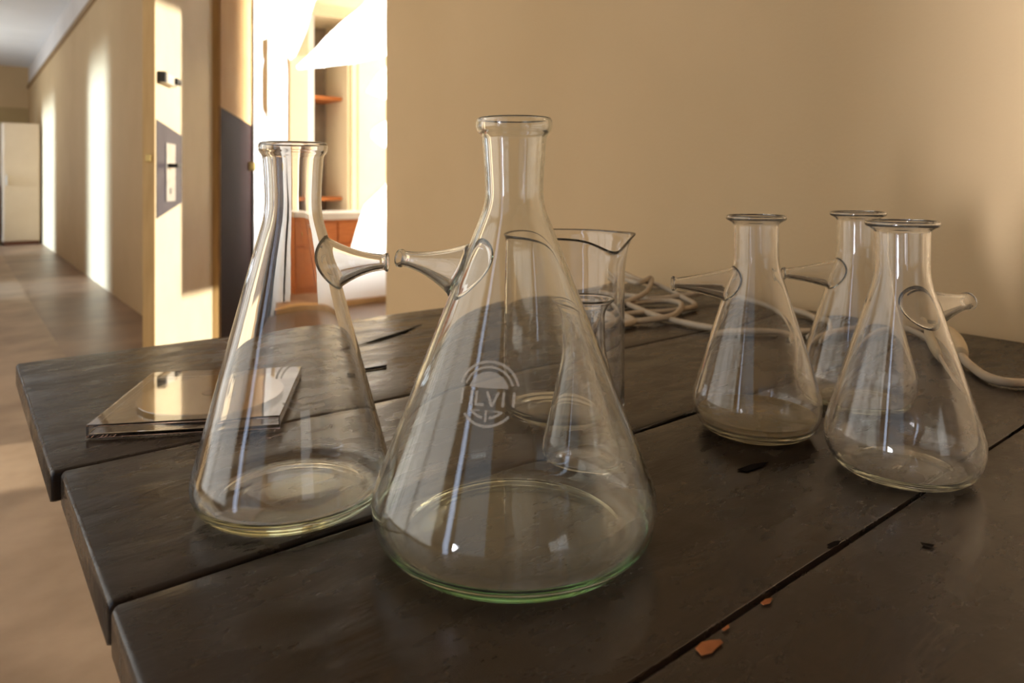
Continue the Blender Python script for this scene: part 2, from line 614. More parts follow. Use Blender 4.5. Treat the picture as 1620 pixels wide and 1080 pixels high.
leafbox('leaf', 0.002, LW, -0.042, 0.0, 0.012, 2.28, 'door_cream', d1)
leafbox('bare_edge', -0.004, 0.002, -0.0425, 0.0005, 0.012, 2.28, 'door_edge', d1)
pp = []
for x, y in ((247, 189), (287, 215), (287, 320), (247, 346)):
    s, z = on_leaf(x, y)
    pp.append(free + ld * max(s, 0.003) + Vector((0, 0, z)))
prism('painted_panel', pp, ln, 0.003, 'purple', d1)
s0, zt = on_leaf(261, 226)
s1, zb = on_leaf(275, 318)
lp = leafbox('lock_plate', s0, s1, 0.003, 0.007, zb, zt, 'steel', d1, 0.001)
sm, zm = on_leaf(266, 262)
leafbox('door_handle', sm - 0.03, sm + 0.03, 0.007, 0.045, zm - 0.008, zm + 0.008, 'black', lp, 0.003)
sk, zk = on_leaf(267, 302)
leafbox('keyhole', sk - 0.008, sk + 0.008, 0.0065, 0.0078, zk - 0.012, zk + 0.012, 'black', lp)
s2, z2 = on_leaf(249, 121)
s3, z3 = on_leaf(266, 121)
bl = leafbox('bolt_case', s2, s2 + (s3 - s2) * 1.25, 0.0, 0.028, z2 - 0.020, z2 + 0.020, 'ivory', d1, 0.004)
leafbox('bolt_button', s3 - 0.012, s3 + 0.045, 0.028, 0.040, z2 - 0.013, z2 + 0.013, 'black', bl, 0.004)
leafbox('bolt_strap', s2 - 0.004, s2 + 0.022, 0.0, 0.0295, z2 - 0.021, z2 + 0.021, 'black', bl)
latch_z = CAM_H + (HY - 250) / FPX * 2.69
leafbox('latch', -0.011, -0.004, -0.030, -0.012, latch_z - 0.014, latch_z + 0.014, 'brass', d1, 0.002)

# far door leaf: tan above, dark brown below, swung into the side room
h2 = Vector((XR + TH + 0.02, 3.90, 0))
h2 = at_z(334, HY, 3.70); h2.z = 0
f2 = at_z(400, HY, 5.0); f2.z = 0
d2 = tag(thing('door_2', (h2.x, h2.y, 0), None, None), 'door leaf, tan above and dark brown below, swung into the side room', 'door', kind='structure')
ed = (f2 - h2).normalized()
en = Vector((ed.y, -ed.x, 0))
if en.dot(-h2) < 0:
    en = -en
W2 = (f2 - h2).length


def leaf2(name, s0, s1, n0, n1, z0, z1, mat, parent, bev=0.0):
    vs, fs = boxvf((s0, n0, z0), (s1, n1, z1), bev)
    return mesh(name, [h2 + ed * v.x + en * v.y + Vector((0, 0, v.z)) for v in vs], fs, mat, parent)


leaf2('leaf', 0, W2, -0.042, 0, 0.012, 2.28, 'door_tan', d2)
pa = [on_plane(333, 160, h2, en), on_plane(400, 200, h2, en)]
pa = [h2 + ed * 0.0 + Vector((0, 0, pa[0].z)), h2 + ed * W2 + Vector((0, 0, pa[1].z)), h2 + ed * W2 + Vector((0, 0, 0.013)), h2 + Vector((0, 0, 0.013))]
prism('dark_lower_panel', pa, en, 0.002, 'door_dark', d2)
pk = on_plane(393, 263, h2, en)
sk = (pk - h2).dot(ed)
leaf2('knob', sk - 0.03, sk + 0.03, 0.002, 0.05, pk.z - 0.03, pk.z + 0.03, 'brass', d2, 0.012)
leaf2('meeting_strip', -0.03, 0.03, -0.045, 0.006, CAM_H - 0.14, CAM_H + 0.26, 'door_dark', d2)

# hinge post of the near leaf
box('hinge_post', (XR + 0.0, 3.775, 0), (XR + 0.03, 3.83, DOOR_H), 'door_edge', wr)

# ------------------------------------------------------------------ glazed partition with broken frosted panes
PY = 5.02
pn = Vector((0, 1, 0))
gp = thing('glazed_partition', (1.65, PY, 0), 'white glazed partition with jagged broken panes of frosted glass', 'partition')


def PP(x, y, dy=0.0):
    return on_plane(x, y, (0, PY + dy, 0), pn)


xa, xb = PP(400, 288).x, PP(412, 288).x
box('post', (xa, PY - 0.03, 0.0), (xb, PY + 0.04, 2.6), 'white_paint', gp)
xe = PP(660, 288).x
box('post', (xe, PY - 0.03, 0.0), (xe + 0.07, PY + 0.04, 2.6), 'white_paint', gp)
zs = PP(575, 478).z
box('sill', (xb, PY - 0.05, 0.0), (xe, PY + 0.05, max(zs, 0.04)), 'sill', gp)
box('head_rail', (xb, PY - 0.03, 2.5), (xe, PY + 0.04, 2.6), 'white_paint', gp)
shards = [
    [(412, -60), (520, -60), (492, 20), (486, 45), (468, 88), (459, 95), (453, 84), (424, 60), (414, 64)],
    [(412, 88), (418, 95), (412, 118)],
    [(424, 58), (452, 82), (455, 120), (453, 300), (456, 478), (436, 478), (424, 200)],
    [(412, 165), (424, 192), (428, 260), (440, 330), (440, 478), (412, 478)],
    [(604 + 56, -60), (600, -20), (572, 10), (540, 35), (512, 62), (494, 82), (469, 105), (472, 110), (505, 107), (560, 100), (604, 90), (660, 70)],
    [(660, 60), (618, 100), (600, 115), (580, 145), (600, 153), (660, 175)],
    [(660, 170), (604, 195), (590, 205), (588, 216), (604, 230), (660, 250)],
    [(660, 240), (604, 299), (576, 325), (566, 355), (557, 387), (539, 456), (536, 478), (660, 478)],
]
for i, sh in enumerate(shards):
    pts = [PP(x, y, 0.0) for x, y in sh]
    for p in pts:
        p.x = max(min(p.x, xe), xb)
    prism('glass_shard', pts, (0, 1, 0), 0.006, 'frosted', gp)
box('glazing_bar', (PP(568, 358).x, PY - 0.012, PP(568, 359.5).z), (xe, PY + 0.018, PP(568, 355.5).z), 'white_paint', gp)

struct(box('wall_light_block', (xe + 0.072, PY - 0.04, 0), (RX1 - 0.002, PY + 0.05, CEIL), 'cream'),  # unseen wall, added to keep the far lamp off the dark leaf
       'unseen cream wall added beyond the glazed partition to block light', 'wall')
struct(box('wall_room_transom', (xa, PY - 0.03, 2.602), (xe + 0.07, PY + 0.04, CEIL), 'cream'),
       'cream wall panel above the glazed partition', 'wall')

# tall cupboard and low cabinet at the far wall of the side room
CYF = 6.35


def CP(x, y, dy=0.0):
    return on_plane(x, y, (0, CYF + dy, 0), pn)


cb = thing('tall_cupboard', (CP(524, 288).x, CYF, 0), 'tall cream cupboard with open brown interior and orange shelves', 'cupboard')
x0, x1 = CP(497, 288).x, CP(550, 288).x
zt, zb = CP(524, 28).z, CP(524, 336).z
zbase = 0.0
box('side_panel', (CP(487, 288).x, CYF, zbase), (x0, RY1 - 0.01, zt), 'white_paint', cb)
box('side_panel', (x1, CYF, zbase), (CP(556, 288).x, RY1 - 0.01, zt), 'cream', cb)
box('back_panel', (x0, RY1 - 0.03, zbase), (x1, RY1 - 0.01, zt), 'shelf_back', cb)
box('top_trim', (CP(480, 288).x, CYF - 0.02, zt), (CP(562, 288).x, RY1 - 0.01, zt + 0.12), 'cream', cb)
for y in (150, 312):
    z = CP(524, y).z
    box('shelf', (x0, CYF + 0.12, z - 0.035), (x1, RY1 - 0.03, z), 'wood_orange', cb)
box('shelf_upright', (x0, CYF + 0.25, zb), (x0 + 0.05, CYF + 0.30, CP(524, 155).z), 'wood_orange', cb)
box('door_stile', (CP(556, 288).x, CYF - 0.01, zbase), (CP(566, 288).x, CYF + 0.02, zt), 'cream', cb)
box('door', (CP(566, 288).x, CYF - 0.015, zbase), (CP(640, 288).x, CYF + 0.015, zt), 'cream', cb)
box('door', (CP(458, 288).x, CYF - 0.015, zbase), (CP(487, 288).x, CYF + 0.015, zt), 'cream', cb)

LYF = 5.75


def LP(x, y):
    return on_plane(x, y, (0, LYF, 0), pn)


lc = thing('low_cabinet', (LP(524, 288).x, LYF, 0), 'low orange wooden cabinet with pale worktop below the cupboard', 'cabinet')
lx0, lx1 = LP(470, 288).x, LP(592, 288).x
zt = LP(540, 337).z
zb2 = LP(540, 347).z
box('worktop', (lx0 - 0.02, LYF - 0.02, zb2), (lx1 + 0.02, CYF - 0.03, zt), 'worktop', lc, 0.003)
box('body', (lx0, LYF + 0.01, 0.0), (lx1, CYF - 0.03, zb2), 'wood_orange', lc)
zm = zb2 * 0.5
for k in range(2):
    a = lx0 + (lx1 - lx0) * k / 2 + 0.01
    b_ = lx0 + (lx1 - lx0) * (k + 1) / 2 - 0.01
    dr = box('drawer', (a, LYF - 0.008, zb2 - 0.20), (b_, LYF + 0.01, zb2 - 0.02), 'wood_orange', lc, 0.003)
    box('knob', ((a + b_) / 2 - 0.015, LYF - 0.03, zb2 - 0.12), ((a + b_) / 2 + 0.015, LYF - 0.008, zb2 - 0.09), 'brass', dr, 0.006)
    box('door', (a, LYF - 0.008, 0.06), (b_, LYF + 0.01, zb2 - 0.22), 'wood_orange', lc, 0.003)

# ------------------------------------------------------------------ things at the far end of the corridor
wy = 12.9
wd = thing('wardrobe', (0.78, wy, 0), 'narrow beige wardrobe standing at the far end of the corridor', 'wardrobe')
box('body', (0.53, wy + 0.02, 0.05), (1.0, wy + 0.5, 1.84), 'wardrobe', wd)
box('plinth', (0.55, wy + 0.04, 0.0), (0.99, wy + 0.48, 0.05), 'dark_wood', wd)
dr = box('door', (0.545, wy, 0.06), (0.985, wy + 0.02, 1.83), 'wardrobe', wd, 0.004)
box('handle', (0.575, wy - 0.025, 0.90), (0.59, wy, 1.05), 'steel', dr, 0.004)
sb = thing('sideboard', (0.2, wy + 0.3, 0), 'dark red-brown sideboard beside the wardrobe at the left edge', 'sideboard')
box('body', (-0.1, wy + 0.12, 0.06), (0.505, wy + 0.55, 0.86), 'dark_wood', sb)
box('top', (-0.12, wy + 0.10, 0.86), (0.515, wy + 0.56, 0.885), 'dark_wood', sb, 0.004)
for k in range(2):
    a = -0.1 + 0.3025 * k
    dd = box('door', (a + 0.008, wy + 0.10, 0.09), (a + 0.295, wy + 0.12, 0.84), 'dark_wood', sb, 0.004)
    box('knob', (a + 0.13, wy + 0.085, 0.5), (a + 0.16, wy + 0.10, 0.53), 'brass', dd, 0.005)
for fx, fy in ((-0.06, 0.16), (0.45, 0.16), (-0.06, 0.5), (0.45, 0.5)):
    box('leg', (fx - 0.02, wy + fy - 0.02, 0.0035), (fx + 0.02, wy + fy + 0.02, 0.06), 'dark_wood', sb)

# ------------------------------------------------------------------ the table
random.seed(4)
tb = thing('plank_table', (0.55, 0.3, 0), 'heavy table of wide planks thickly painted dark brown against the tan wall', 'table')
T = TABLE_H
THK = 0.022
TX1 = XR - 0.004


def plank(y0, y1, x0, seed, thick=THK, dz=0.0, rad=0.003, radn=None):
    """wide board along X with rounded, slightly wandering edges"""
    rng = random.Random(seed)
    nx = 48
    radn = radn or rad
    arc = [0, 22, 45, 68, 90]
    # top edge from far side (y1) to near side (y0)
    ring = []
    for a in reversed(arc):                     # far side: from vertical face to the top
        ring.append(('f', rad * (1 - math.sin(math.radians(a))), -rad * (1 - math.cos(math.radians(a)))))
    for k in range(1, 12):
        ring.append(('t', k / 12, 0.0))
    for a in arc:
        ring.append(('n', radn * (1 - math.sin(math.radians(a))), -radn * (1 - math.cos(math.radians(a)))))
    ring.append(('n', 0.0, -thick + 0.002))
    ring.append(('n', 0.002, -thick))
    ring.append(('f', 0.002, -thick))
    ring.append(('f', 0.0, -thick + 0.002))
    vs, fs = [], []
    xs = [0, 0.0006, 0.0015, 0.003, 0.010] + [0.010 + (TX1 - x0 - 0.010) * k / nx for k in range(1, nx + 1)]
    for xo in xs:
        X = x0 + xo
        ins = 0.0 if xo >= 0.003 else (0.003 - xo) ** 2 / 0.003 * 0.7
        e0 = mnoise.noise(Vector((X * 7, seed * 3.1, 0))) * min(0.0012, rad * 0.4)
        e1 = mnoise.noise(Vector((X * 7, seed * 3.1 + 9, 0))) * min(0.0012, rad * 0.4)
        for kind, a, dzv in ring:
            if kind == 'f':
                Y = y1 + e1 - a - ins
            elif kind == 'n':
                Y = y0 + e0 + a + ins
            else:
                Y = (y1 - rad) + ((y0 + radn) - (y1 - rad)) * a
            Z = T + dz + dzv
            if dzv > -0.003:
                Z += mnoise.noise(Vector((X * 5, Y * 16, seed))) * 0.0006 - ins * (1 if dzv > -thick / 2 else -1)
            vs.append(Vector((X, Y, Z)))
    L = len(ring)
    for i in range(len(xs) - 1):
        for k in range(L):
            k2 = (k + 1) % L
            fs.append([i * L + k, i * L + k2, (i + 1) * L + k2, (i + 1) * L + k])
    fs.append(list(range(L))[::-1])
    fs.append([(len(xs) - 1) * L + k for k in range(L)])
    return mesh('plank', vs, fs, 'table', tb, smooth=True)


plank(0.5685, 0.930, 0.050, 1)
plank(0.3750, 0.5665, 0.0555, 2)
plank(0.1878, 0.3710, 0.0560, 3, rad=0.0022, radn=0.00025)
plank(0.0010, 0.1853, 0.0575, 4, rad=0.0015)
plank(-0.188, -0.0015, 0.0560, 5)
plank(-0.38, -0.191, 0.0560, 6)
# frame underneath
box('apron', (0.14, 0.84, T - THK - 0.11), (0.98, 0.87, T - THK), 'table', tb)
box('apron', (0.14, -0.33, T - THK - 0.11), (0.98, -0.30, T - THK), 'table', tb)
box('apron', (0.14, -0.30, T - THK - 0.11), (0.17, 0.84, T - THK), 'table', tb)
box('apron', (0.95, -0.30, T - THK - 0.11), (0.98, 0.84, T - THK), 'table', tb)
for lx, ly in ((0.17, -0.30), (0.88, -0.30), (0.17, 0.77), (0.88, 0.77)):
    box('leg', (lx, ly, 0.0035 if lx < 0.4 else 0.0), (lx + 0.07, ly + 0.07, T - THK), 'table', tb, 0.004)
# chips where the paint has come off along the nearest joint
for pts in ([(1094, 1022), (1104, 1012), (1118, 1009), (1134, 1008), (1138, 1013), (1128, 1021), (1120, 1029), (1104, 1033)],
            [(1197, 950), (1205, 944), (1216, 942), (1212, 950), (1202, 953)],
            [(1136, 992), (1146, 984), (1148, 989), (1140, 994)]):
    prism('bare_patch', [at_h(x + 6, y + 4, 0.0006) for x, y in pts], (0, 0, 1), 0.0003, 'wood_chip', tb)


# cracks and dents in the paint, dent shade drawn as dark flat patches
for pts in ([(565, 547), (600, 535), (640, 523), (668, 512), (640, 526), (602, 538)],
            [(576, 583), (612, 577), (611, 581), (579, 586)],
            [(1166, 743), (1190, 734), (1216, 731), (1206, 738), (1182, 746)],
            [(1456, 858), (1478, 862), (1475, 866), (1459, 862)],
            [(1308, 862), (1320, 856), (1330, 856), (1326, 862), (1314, 866)]):
    prism('crack_and_dent_shade', [at_h(x, y, 0.0008) for x, y in pts], (0, 0, 1), 0.0003, 'crack_dent', tb)


# ------------------------------------------------------------------ laboratory glass
def offset_profile(P, t):
    out = []
    for i, p in enumerate(P):
        a = P[max(i - 1, 0)]
        b = P[min(i + 1, len(P) - 1)]
        d = Vector((b[0] - a[0], b[1] - a[1])).normalized()
        n = Vector((-d.y, d.x))                 # to the inside when walking bottom -> top on the outside
        out.append((p[0] + n.x * t, p[1] + n.y * t))
    return out


def prof_r(P, h):
    best = P[-1][0]
    for a, b in zip(P, P[1:]):
        if a[1] <= h <= b[1] and b[1] > a[1]:
            return a[0] + (b[0] - a[0]) * (h - a[1]) / (b[1] - a[1])
    return best


def flask_body(root, P, mat, wall=0.0016, floor_t=0.0045, foot=5, seg=112):
    """P: outer profile (r, h) from the standing ring to the rim, h rising"""
    base = origin_of(root)
    outer = [(v.x, v.y) for v in catmull([Vector((r, h, 0)) for r, h in P], 5)]
    inn = offset_profile(outer, wall)
    inn = [(max(r, 0.001), h) for r, h in inn if h > floor_t + 0.004]
    # rim: drop the inner points that would lie above the lip
    top = outer[-1][1]
    inn = [(r, h) for r, h in inn if h < top - 0.0008]
    r0 = inn[0][0]
    rows = [(0.0, 0.0022), (P[0][0] * 0.55, 0.0020), (P[0][0] * 0.88, 0.0012)] + outer
    rows += [(outer[-1][0] - 0.0009, top + 0.0003)]
    rows += list(reversed(inn))
    rb = r0
    rows += [(rb * 0.965, inn[0][1] - 0.0022), (rb * 0.90, floor_t + 0.0011), (rb * 0.80, floor_t + 0.0004), (rb * 0.5, floor_t + 0.0010), (0.0, floor_t + 0.0014)]
    vs, fs = lathe_rows(rows, seg, base)
    o = mesh('body', vs, fs, mat, root, smooth=True)
    return o, outer


def side_arm(root, outer, h, ang, length, r_base, r_tip, mat, tilt=0.0, bell=2.0, tip_flare=0.0010):
    """hose nozzle: a bell on the cone narrowing to a lipped tip; ang = world heading of the nozzle (from +X, ccw)"""
    base = origin_of(root)
    d = Vector((math.cos(ang) * math.cos(tilt), math.sin(ang) * math.cos(tilt), math.sin(tilt)))
    side = Vector((-math.sin(ang), math.cos(ang), 0))
    up = side.cross(d)
    up = -up if up.z < 0 else up
    seg, n = 40, 26
    wt = 0.0019
    vs, fs = [], []

    def start(a, r):
        # distance along d from the flask axis to the cone wall at this angle
        lat = math.cos(a) * r
        s = 0.02
        for _ in range(12):
            hh = h + math.sin(a) * r * up.z + s * d.z
            rc = prof_r(outer, hh)
            s = math.sqrt(max(rc * rc - lat * lat, 1e-6))
        return s - 0.0004

    def rad(t):
        r = r_tip + (r_base - r_tip) * (1 - t) ** bell
        if t < 0.05:
            r += 0.0010 * (1 - t / 0.05)
        if t > 0.93:
            r += tip_flare * min(1.0, (t - 0.93) / 0.03)
        return r
    ts = [0, 0.02, 0.05, 0.09] + [0.09 + 0.91 * k / n for k in range(1, n + 1)]
    rows = []
    for t in ts:
        rows.append((t, 0.0))
    for t in reversed(ts):
        rows.append((t, wt))
    for t, off in rows:
        for k in range(seg):
            a = 2 * math.pi * k / seg
            r0 = rad(t) - off
            s0 = start(a, rad(0) - off)
            s = s0 * (1 - t) + length * t
            vs.append(base + Vector((0, 0, h)) + d * s + side * (math.cos(a) * r0) + up * (math.sin(a) * r0))
    L = len(rows)
    for i in range(L):
        i2 = (i + 1) % L
        for k in range(seg):
            k2 = (k + 1) % seg
            fs.append([i * seg + k, i * seg + k2, i2 * seg + k2, i2 * seg + k])
    return mesh('side_arm', vs, fs, mat, root, smooth=True)


def emblem(root, outer, x, y, R, faint=False):
    """round maker's mark etched on the cone: rings, dome, letters, bars"""
    base = origin_of(root)
    # find the surface point under the pixel
    o = Vector((0, 0, CAM_H))
    dr = ray(x, y)
    k = 0.05
    while k < 1.0:
        p = o + dr * k
        q = p - base
        if q.z > 0.005 and math.hypot(q.x, q.y) <= prof_r(outer, q.z):
            break
        k += 0.0004
    phi0 = math.atan2(q.y, q.x)
    h0 = q.z
    slope = (prof_r(outer, h0 - 0.01) - prof_r(outer, h0 + 0.01)) / 0.02
    cs = 1 / math.hypot(1, slope)
    vs, fs = [], []

    def S(u, v, lift):
        h = h0 + v * R * cs
        r = prof_r(outer, h)
        a = phi0 + u * R / r
        rr = r + 0.00012 + lift
        return base + Vector((rr * math.cos(a), rr * math.sin(a), h))

    def strip(A, B):
        """two point rows in (u, v)"""
        n = len(A)
        i0 = len(vs)
        for lift in (0.0, 0.00015):
            for p in A:
                vs.append(S(*p, lift))
            for p in B:
                vs.append(S(*p, lift))
        for lay in (0, 1):
            b = i0 + lay * 2 * n
            for i in range(n - 1):
                f = [b + i, b + i + 1, b + n + i + 1, b + n + i]
                fs.append(f if lay else f[::-1])
        for i in range(n - 1):
            fs.append([i0 + i, i0 + i + 1, i0 + 2 * n + i + 1, i0 + 2 * n + i])
            fs.append([i0 + n + i, i0 + 2 * n + n + i, i0 + 2 * n + n + i + 1, i0 + n + i + 1])
        fs.append([i0, i0 + 2 * n, i0 + 3 * n, i0 + n])
        fs.append([i0 + n - 1, i0 + 2 * n - 1, i0 + 4 * n - 1, i0 + 3 * n - 1])

    def arc(r0, r1, a0, a1, n=24):
        A = [(r0 * math.cos(math.radians(a0 + (a1 - a0) * i / n)), r0 * math.sin(math.radians(a0 + (a1 - a0) * i / n))) for i in range(n + 1)]
        B = [(r1 * math.cos(math.radians(a0 + (a1 - a0) * i / n)), r1 * math.sin(math.radians(a0 + (a1 - a0) * i / n))) for i in range(n + 1)]
        strip(A, B)

    def bar(u0, v0, u1, v1, w):
        dx, dy = u1 - u0, v1 - v0
        l = math.hypot(dx, dy)
        nx, ny = -dy / l * w / 2, dx / l * w / 2
        strip([(u0 + nx, v0 + ny), (u1 + nx, v1 + ny)], [(u0 - nx, v0 - ny), (u1 - nx, v1 - ny)])
    arc(0.92, 1.0, 14, 166)
    arc(0.76, 0.83, 18, 162)
    if not faint:
        cols = [-0.62 + 1.24 * i / 16 for i in range(17)]
        strip([(u, 0.16) for u in cols], [(u, max(0.17, math.sqrt(max(0.66 ** 2 - u * u, 0)))) for u in cols])
    arc(0.92, 1.0, 222, 318)
    arc(0.68, 0.76, 226, 262)
    arc(0.68, 0.76, 278, 314)
    if not faint:
        bar(-0.42, -0.52, 0.42, -0.52, 0.06)
        bar(0, -0.50, 0, -0.84, 0.07)
        t, b = 0.06, -0.38
        w = 0.085
        bar(-0.86, t, -0.86, b, w)              # I
        bar(-0.52, t, -0.52, b, w)              # I
        bar(-0.36, t, -0.36, b, w)              # L
        bar(-0.36, b + 0.04, -0.10, b + 0.04, w)
        bar(-0.02, t, 0.16, b, w)               # V
        bar(0.34, t, 0.16, b, w)
        bar(0.50, t, 0.50, b, w)                # I
        bar(0.82, t, 0.82, b, w)                # I
    return mesh('maker_mark', vs, fs, 'etch', root)


def base_at(px, z):
    p = at_z(px, HY, z)
    return Vector((p.x, p.y, TABLE_H + 0.0006))


P_B = [(0.058, 0.0006), (0.0635, 0.0), (0.0695, 0.0022), (0.0752, 0.0085), (0.0782, 0.0175), (0.0778, 0.027), (0.0745, 0.037),
       (0.0600, 0.0735), (0.0450, 0.1115), (0.0300, 0.1495), (0.0212, 0.172), (0.0178, 0.181), (0.0164, 0.188), (0.0164, 0.196), (0.0171, 0.2085),
       (0.0178, 0.2190), (0.0183, 0.2218), (0.0204, 0.2243), (0.0213, 0.2270), (0.0213, 0.2302), (0.0206, 0.2320)]
P_A = [(0.042, 0.0006), (0.0465, 0.0), (0.0520, 0.0015), (0.0566, 0.0060), (0.0590, 0.0130), (0.0585, 0.0215), (0.0555, 0.0330),
       (0.0450, 0.0725), (0.0340, 0.114), (0.0245, 0.150), (0.0200, 0.166), (0.0180, 0.1735), (0.0171, 0.181), (0.0170, 0.190), (0.0176, 0.2035),
       (0.0181, 0.2100), (0.0186, 0.2126), (0.0202, 0.2150), (0.0208, 0.2172), (0.0207, 0.2194), (0.0201, 0.2207)]
P_E = [(0.028, 0.0006), (0.0330, 0.0), (0.0400, 0.0024), (0.0455, 0.0090), (0.0485, 0.0180), (0.0486, 0.0270), (0.0462, 0.0365),
       (0.0390, 0.0610), (0.0310, 0.0870), (0.0235, 0.1110), (0.0195, 0.1235), (0.0178, 0.1310), (0.0171, 0.1380), (0.0171, 0.1480), (0.0173, 0.1600),
       (0.0178, 0.1634), (0.0205, 0.1655), (0.0226, 0.1668), (0.0230, 0.1684), (0.0224, 0.1700)]
P_C = [(0.018, 0.0005), (0.0215, 0.0), (0.0255, 0.0018), (0.0283, 0.0060), (0.0292, 0.0115), (0.0286, 0.0170), (0.0262, 0.0262),
       (0.0210, 0.0465), (0.0165, 0.0640), (0.0143, 0.0725), (0.0132, 0.0790), (0.0128, 0.0850), (0.0128, 0.0990), (0.0132, 0.1030),
       (0.0150, 0.1070), (0.0180, 0.1100), (0.0193, 0.1112), (0.0193, 0.1122)]
W_RIGHT = -PSI                                   # world heading (ccw from +X) of the camera's right
GRP = 'glass filter flasks on the table'

# tallest flask, front centre
fB = thing('filter_flask', base_at(813.5, 0.392), 'largest clear glass filter flask in the foreground with an etched round mark', 'flask', GRP)
_, oB = flask_body(fB, P_B, 'glass_b', 0.0023, 0.0060)
side_arm(fB, oB, 0.1440, math.pi + W_RIGHT - math.radians(24), 0.076, 0.0175, 0.0046, 'glass_b', tilt=math.radians(5), bell=2.0)
emblem(fB, oB, 772, 622, 0.0158)

# tall flask, left
fA = thing('filter_flask', base_at(464, 0.436), 'tall slender glass filter flask beside the disc case, nozzle pointing right', 'flask', GRP)
_, oA = flask_body(fA, P_A, 'glass_a', 0.0023, 0.0060)
side_arm(fA, oA, 0.1465, W_RIGHT, 0.0590, 0.0158, 0.0048, 'glass_a', bell=1.9)
emblem(fA, oA, 478, 606, 0.0150, faint=True)

# three half-litre flasks, right
fE = thing('filter_flask', base_at(1196, 0.556), 'hazy filter flask with yellow residue inside, leftmost of the three at right', 'flask', GRP)
_, oE = flask_body(fE, P_E, 'glass_e', 0.0020, 0.0050)
side_arm(fE, oE, 0.1160, math.pi + W_RIGHT, 0.0665, 0.0130, 0.0044, 'glass_e', bell=1.4, tip_flare=0.0014)
bE = origin_of(fE)
inE = [(r - 0.0026, h) for r, h in oE if 0.0105 < h < 0.0155]
rv, rf = lathe_rows([(0.0, 0.0070), (0.020, 0.0068), (0.034, 0.0066), (0.0385, 0.0075), (0.0410, 0.0100)] + inE + [(inE[-1][0] - 0.002, inE[-1][1] - 0.0004), (0.03, inE[-1][1] - 0.0012), (0.0, inE[-1][1] - 0.0013)], 64, bE)
tag(mesh('residue', rv, rf, 'residue', fE, smooth=True), 'shallow cloudy yellowish residue')

fG = thing('filter_flask', base_at(1427, 0.4775), 'clear filter flask nearest at far right, nozzle pointing right towards the wall', 'flask', GRP)
_, oG = flask_body(fG, P_E, 'glass_s', 0.0020, 0.0050)
side_arm(fG, oG, 0.1080, W_RIGHT + math.radians(24), 0.0700, 0.0150, 0.0052, 'glass_s', tilt=math.radians(2), bell=1.6, tip_flare=0.0012)

fF = thing('filter_flask', base_at(1357, 0.625), 'filter flask half hidden behind the two other right-hand flasks', 'flask', GRP)
_, oF = flask_body(fF, P_E, 'glass_s', 0.0020, 0.0050)
side_arm(fF, oF, 0.1150, math.pi + W_RIGHT, 0.0670, 0.0130, 0.0044, 'glass_s', bell=1.4)

# small flask seen through and beside the big one
fC = thing('conical_flask', base_at(927, 0.489), 'small conical glass flask with wide rim standing behind the largest flask', 'flask')
flask_body(fC, [(r * 1.03, h * 1.03) for r, h in P_C], 'glass_s', 0.0013, 0.0035)

# beaker with spout
bk = thing('beaker', base_at(891, 0.606), 'tall glass beaker with pouring spout behind the largest flask', 'beaker')


def beaker():
    R, H, wt, seg = 0.0525, 0.152, 0.0018, 120
    base = origin_of(bk)
    sp = W_RIGHT - math.radians(4)               # spout turned to the right
    out = [(0.0, 0.001), (R * 0.7, 0.001), (R * 0.86, 0.0004), (R * 0.93, 0.0010), (R * 0.985, 0.0045), (R, 0.010), (R, 0.03), (R, 0.06), (R, 0.09),
           (R, 0.11), (R, 0.120), (R, 0.128), (R, 0.134), (R, 0.139), (R + 0.0002, 0.143), (R + 0.0006, 0.146), (R + 0.0015, 0.149), (R + 0.0028, 0.1510), (R + 0.0033, 0.1518), (R + 0.0030, 0.1525)]
    inn = [(R + 0.0014, 0.1522), (R - wt + 0.0015, 0.1500), (R - wt + 0.0002, 0.146), (R - wt, 0.143), (R - wt, 0.139), (R - wt, 0.134), (R - wt, 0.128), (R - wt, 0.120), (R - wt, 0.11), (R - wt, 0.09),
           (R - wt, 0.06), (R - wt, 0.03), (R - wt, 0.012), (R - wt - 0.002, 0.006), (R * 0.86, 0.0042), (0.0, 0.0040)]
    rows = out + inn
    vs, fs = lathe_rows(rows, seg, base)
    for v in vs:
        q = v - base
        r = math.hypot(q.x, q.y)
        if q.z > 0.115 and r > 0.02:
            w = ((q.z - 0.115) / 0.037) ** 1.6
            a = math.atan2(q.y, q.x) - sp
            a = (a + math.pi) % (2 * math.pi) - math.pi
            b = (a + 0.72 + math.pi) % (2 * math.pi) - math.pi
            g = math.exp(-(a / 0.30) ** 2)
            g2 = math.exp(-(b / 0.42) ** 2)
            r2 = r + 0.0062 * g * w + 0.0015 * g2 * w
            v.x = base.x + q.x / r * r2
            v.y = base.y + q.y / r * r2
            v.z = v.z + (0.0008 * g - 0.0118 * g2) * w
    return mesh('body', vs, fs, 'glass_d', bk, smooth=True)


beaker()

# ------------------------------------------------------------------ disc case
c0, c1 = at_h(135.5, 695.5), at_h(440, 678)
ex = (c1 - c0); ex.z = 0
ex.normalize()
ey = Vector((-ex.y, ex.x, 0))
cc = thing('disc_case', (c0.x, c0.y, TABLE_H), 'flat clear plastic disc case lying behind the slender flask', 'disc case')


def casebox(name, a0, a1, b0, b1, z0, z1, mat, bev):
    vs, fs = boxvf((a0, b0, z0), (a1, b1, z1), bev)
    return mesh(name, [c0 + ex * v.x + ey * v.y + Vector((0, 0, v.z + 0.0008)) for v in vs], fs, mat, cc)


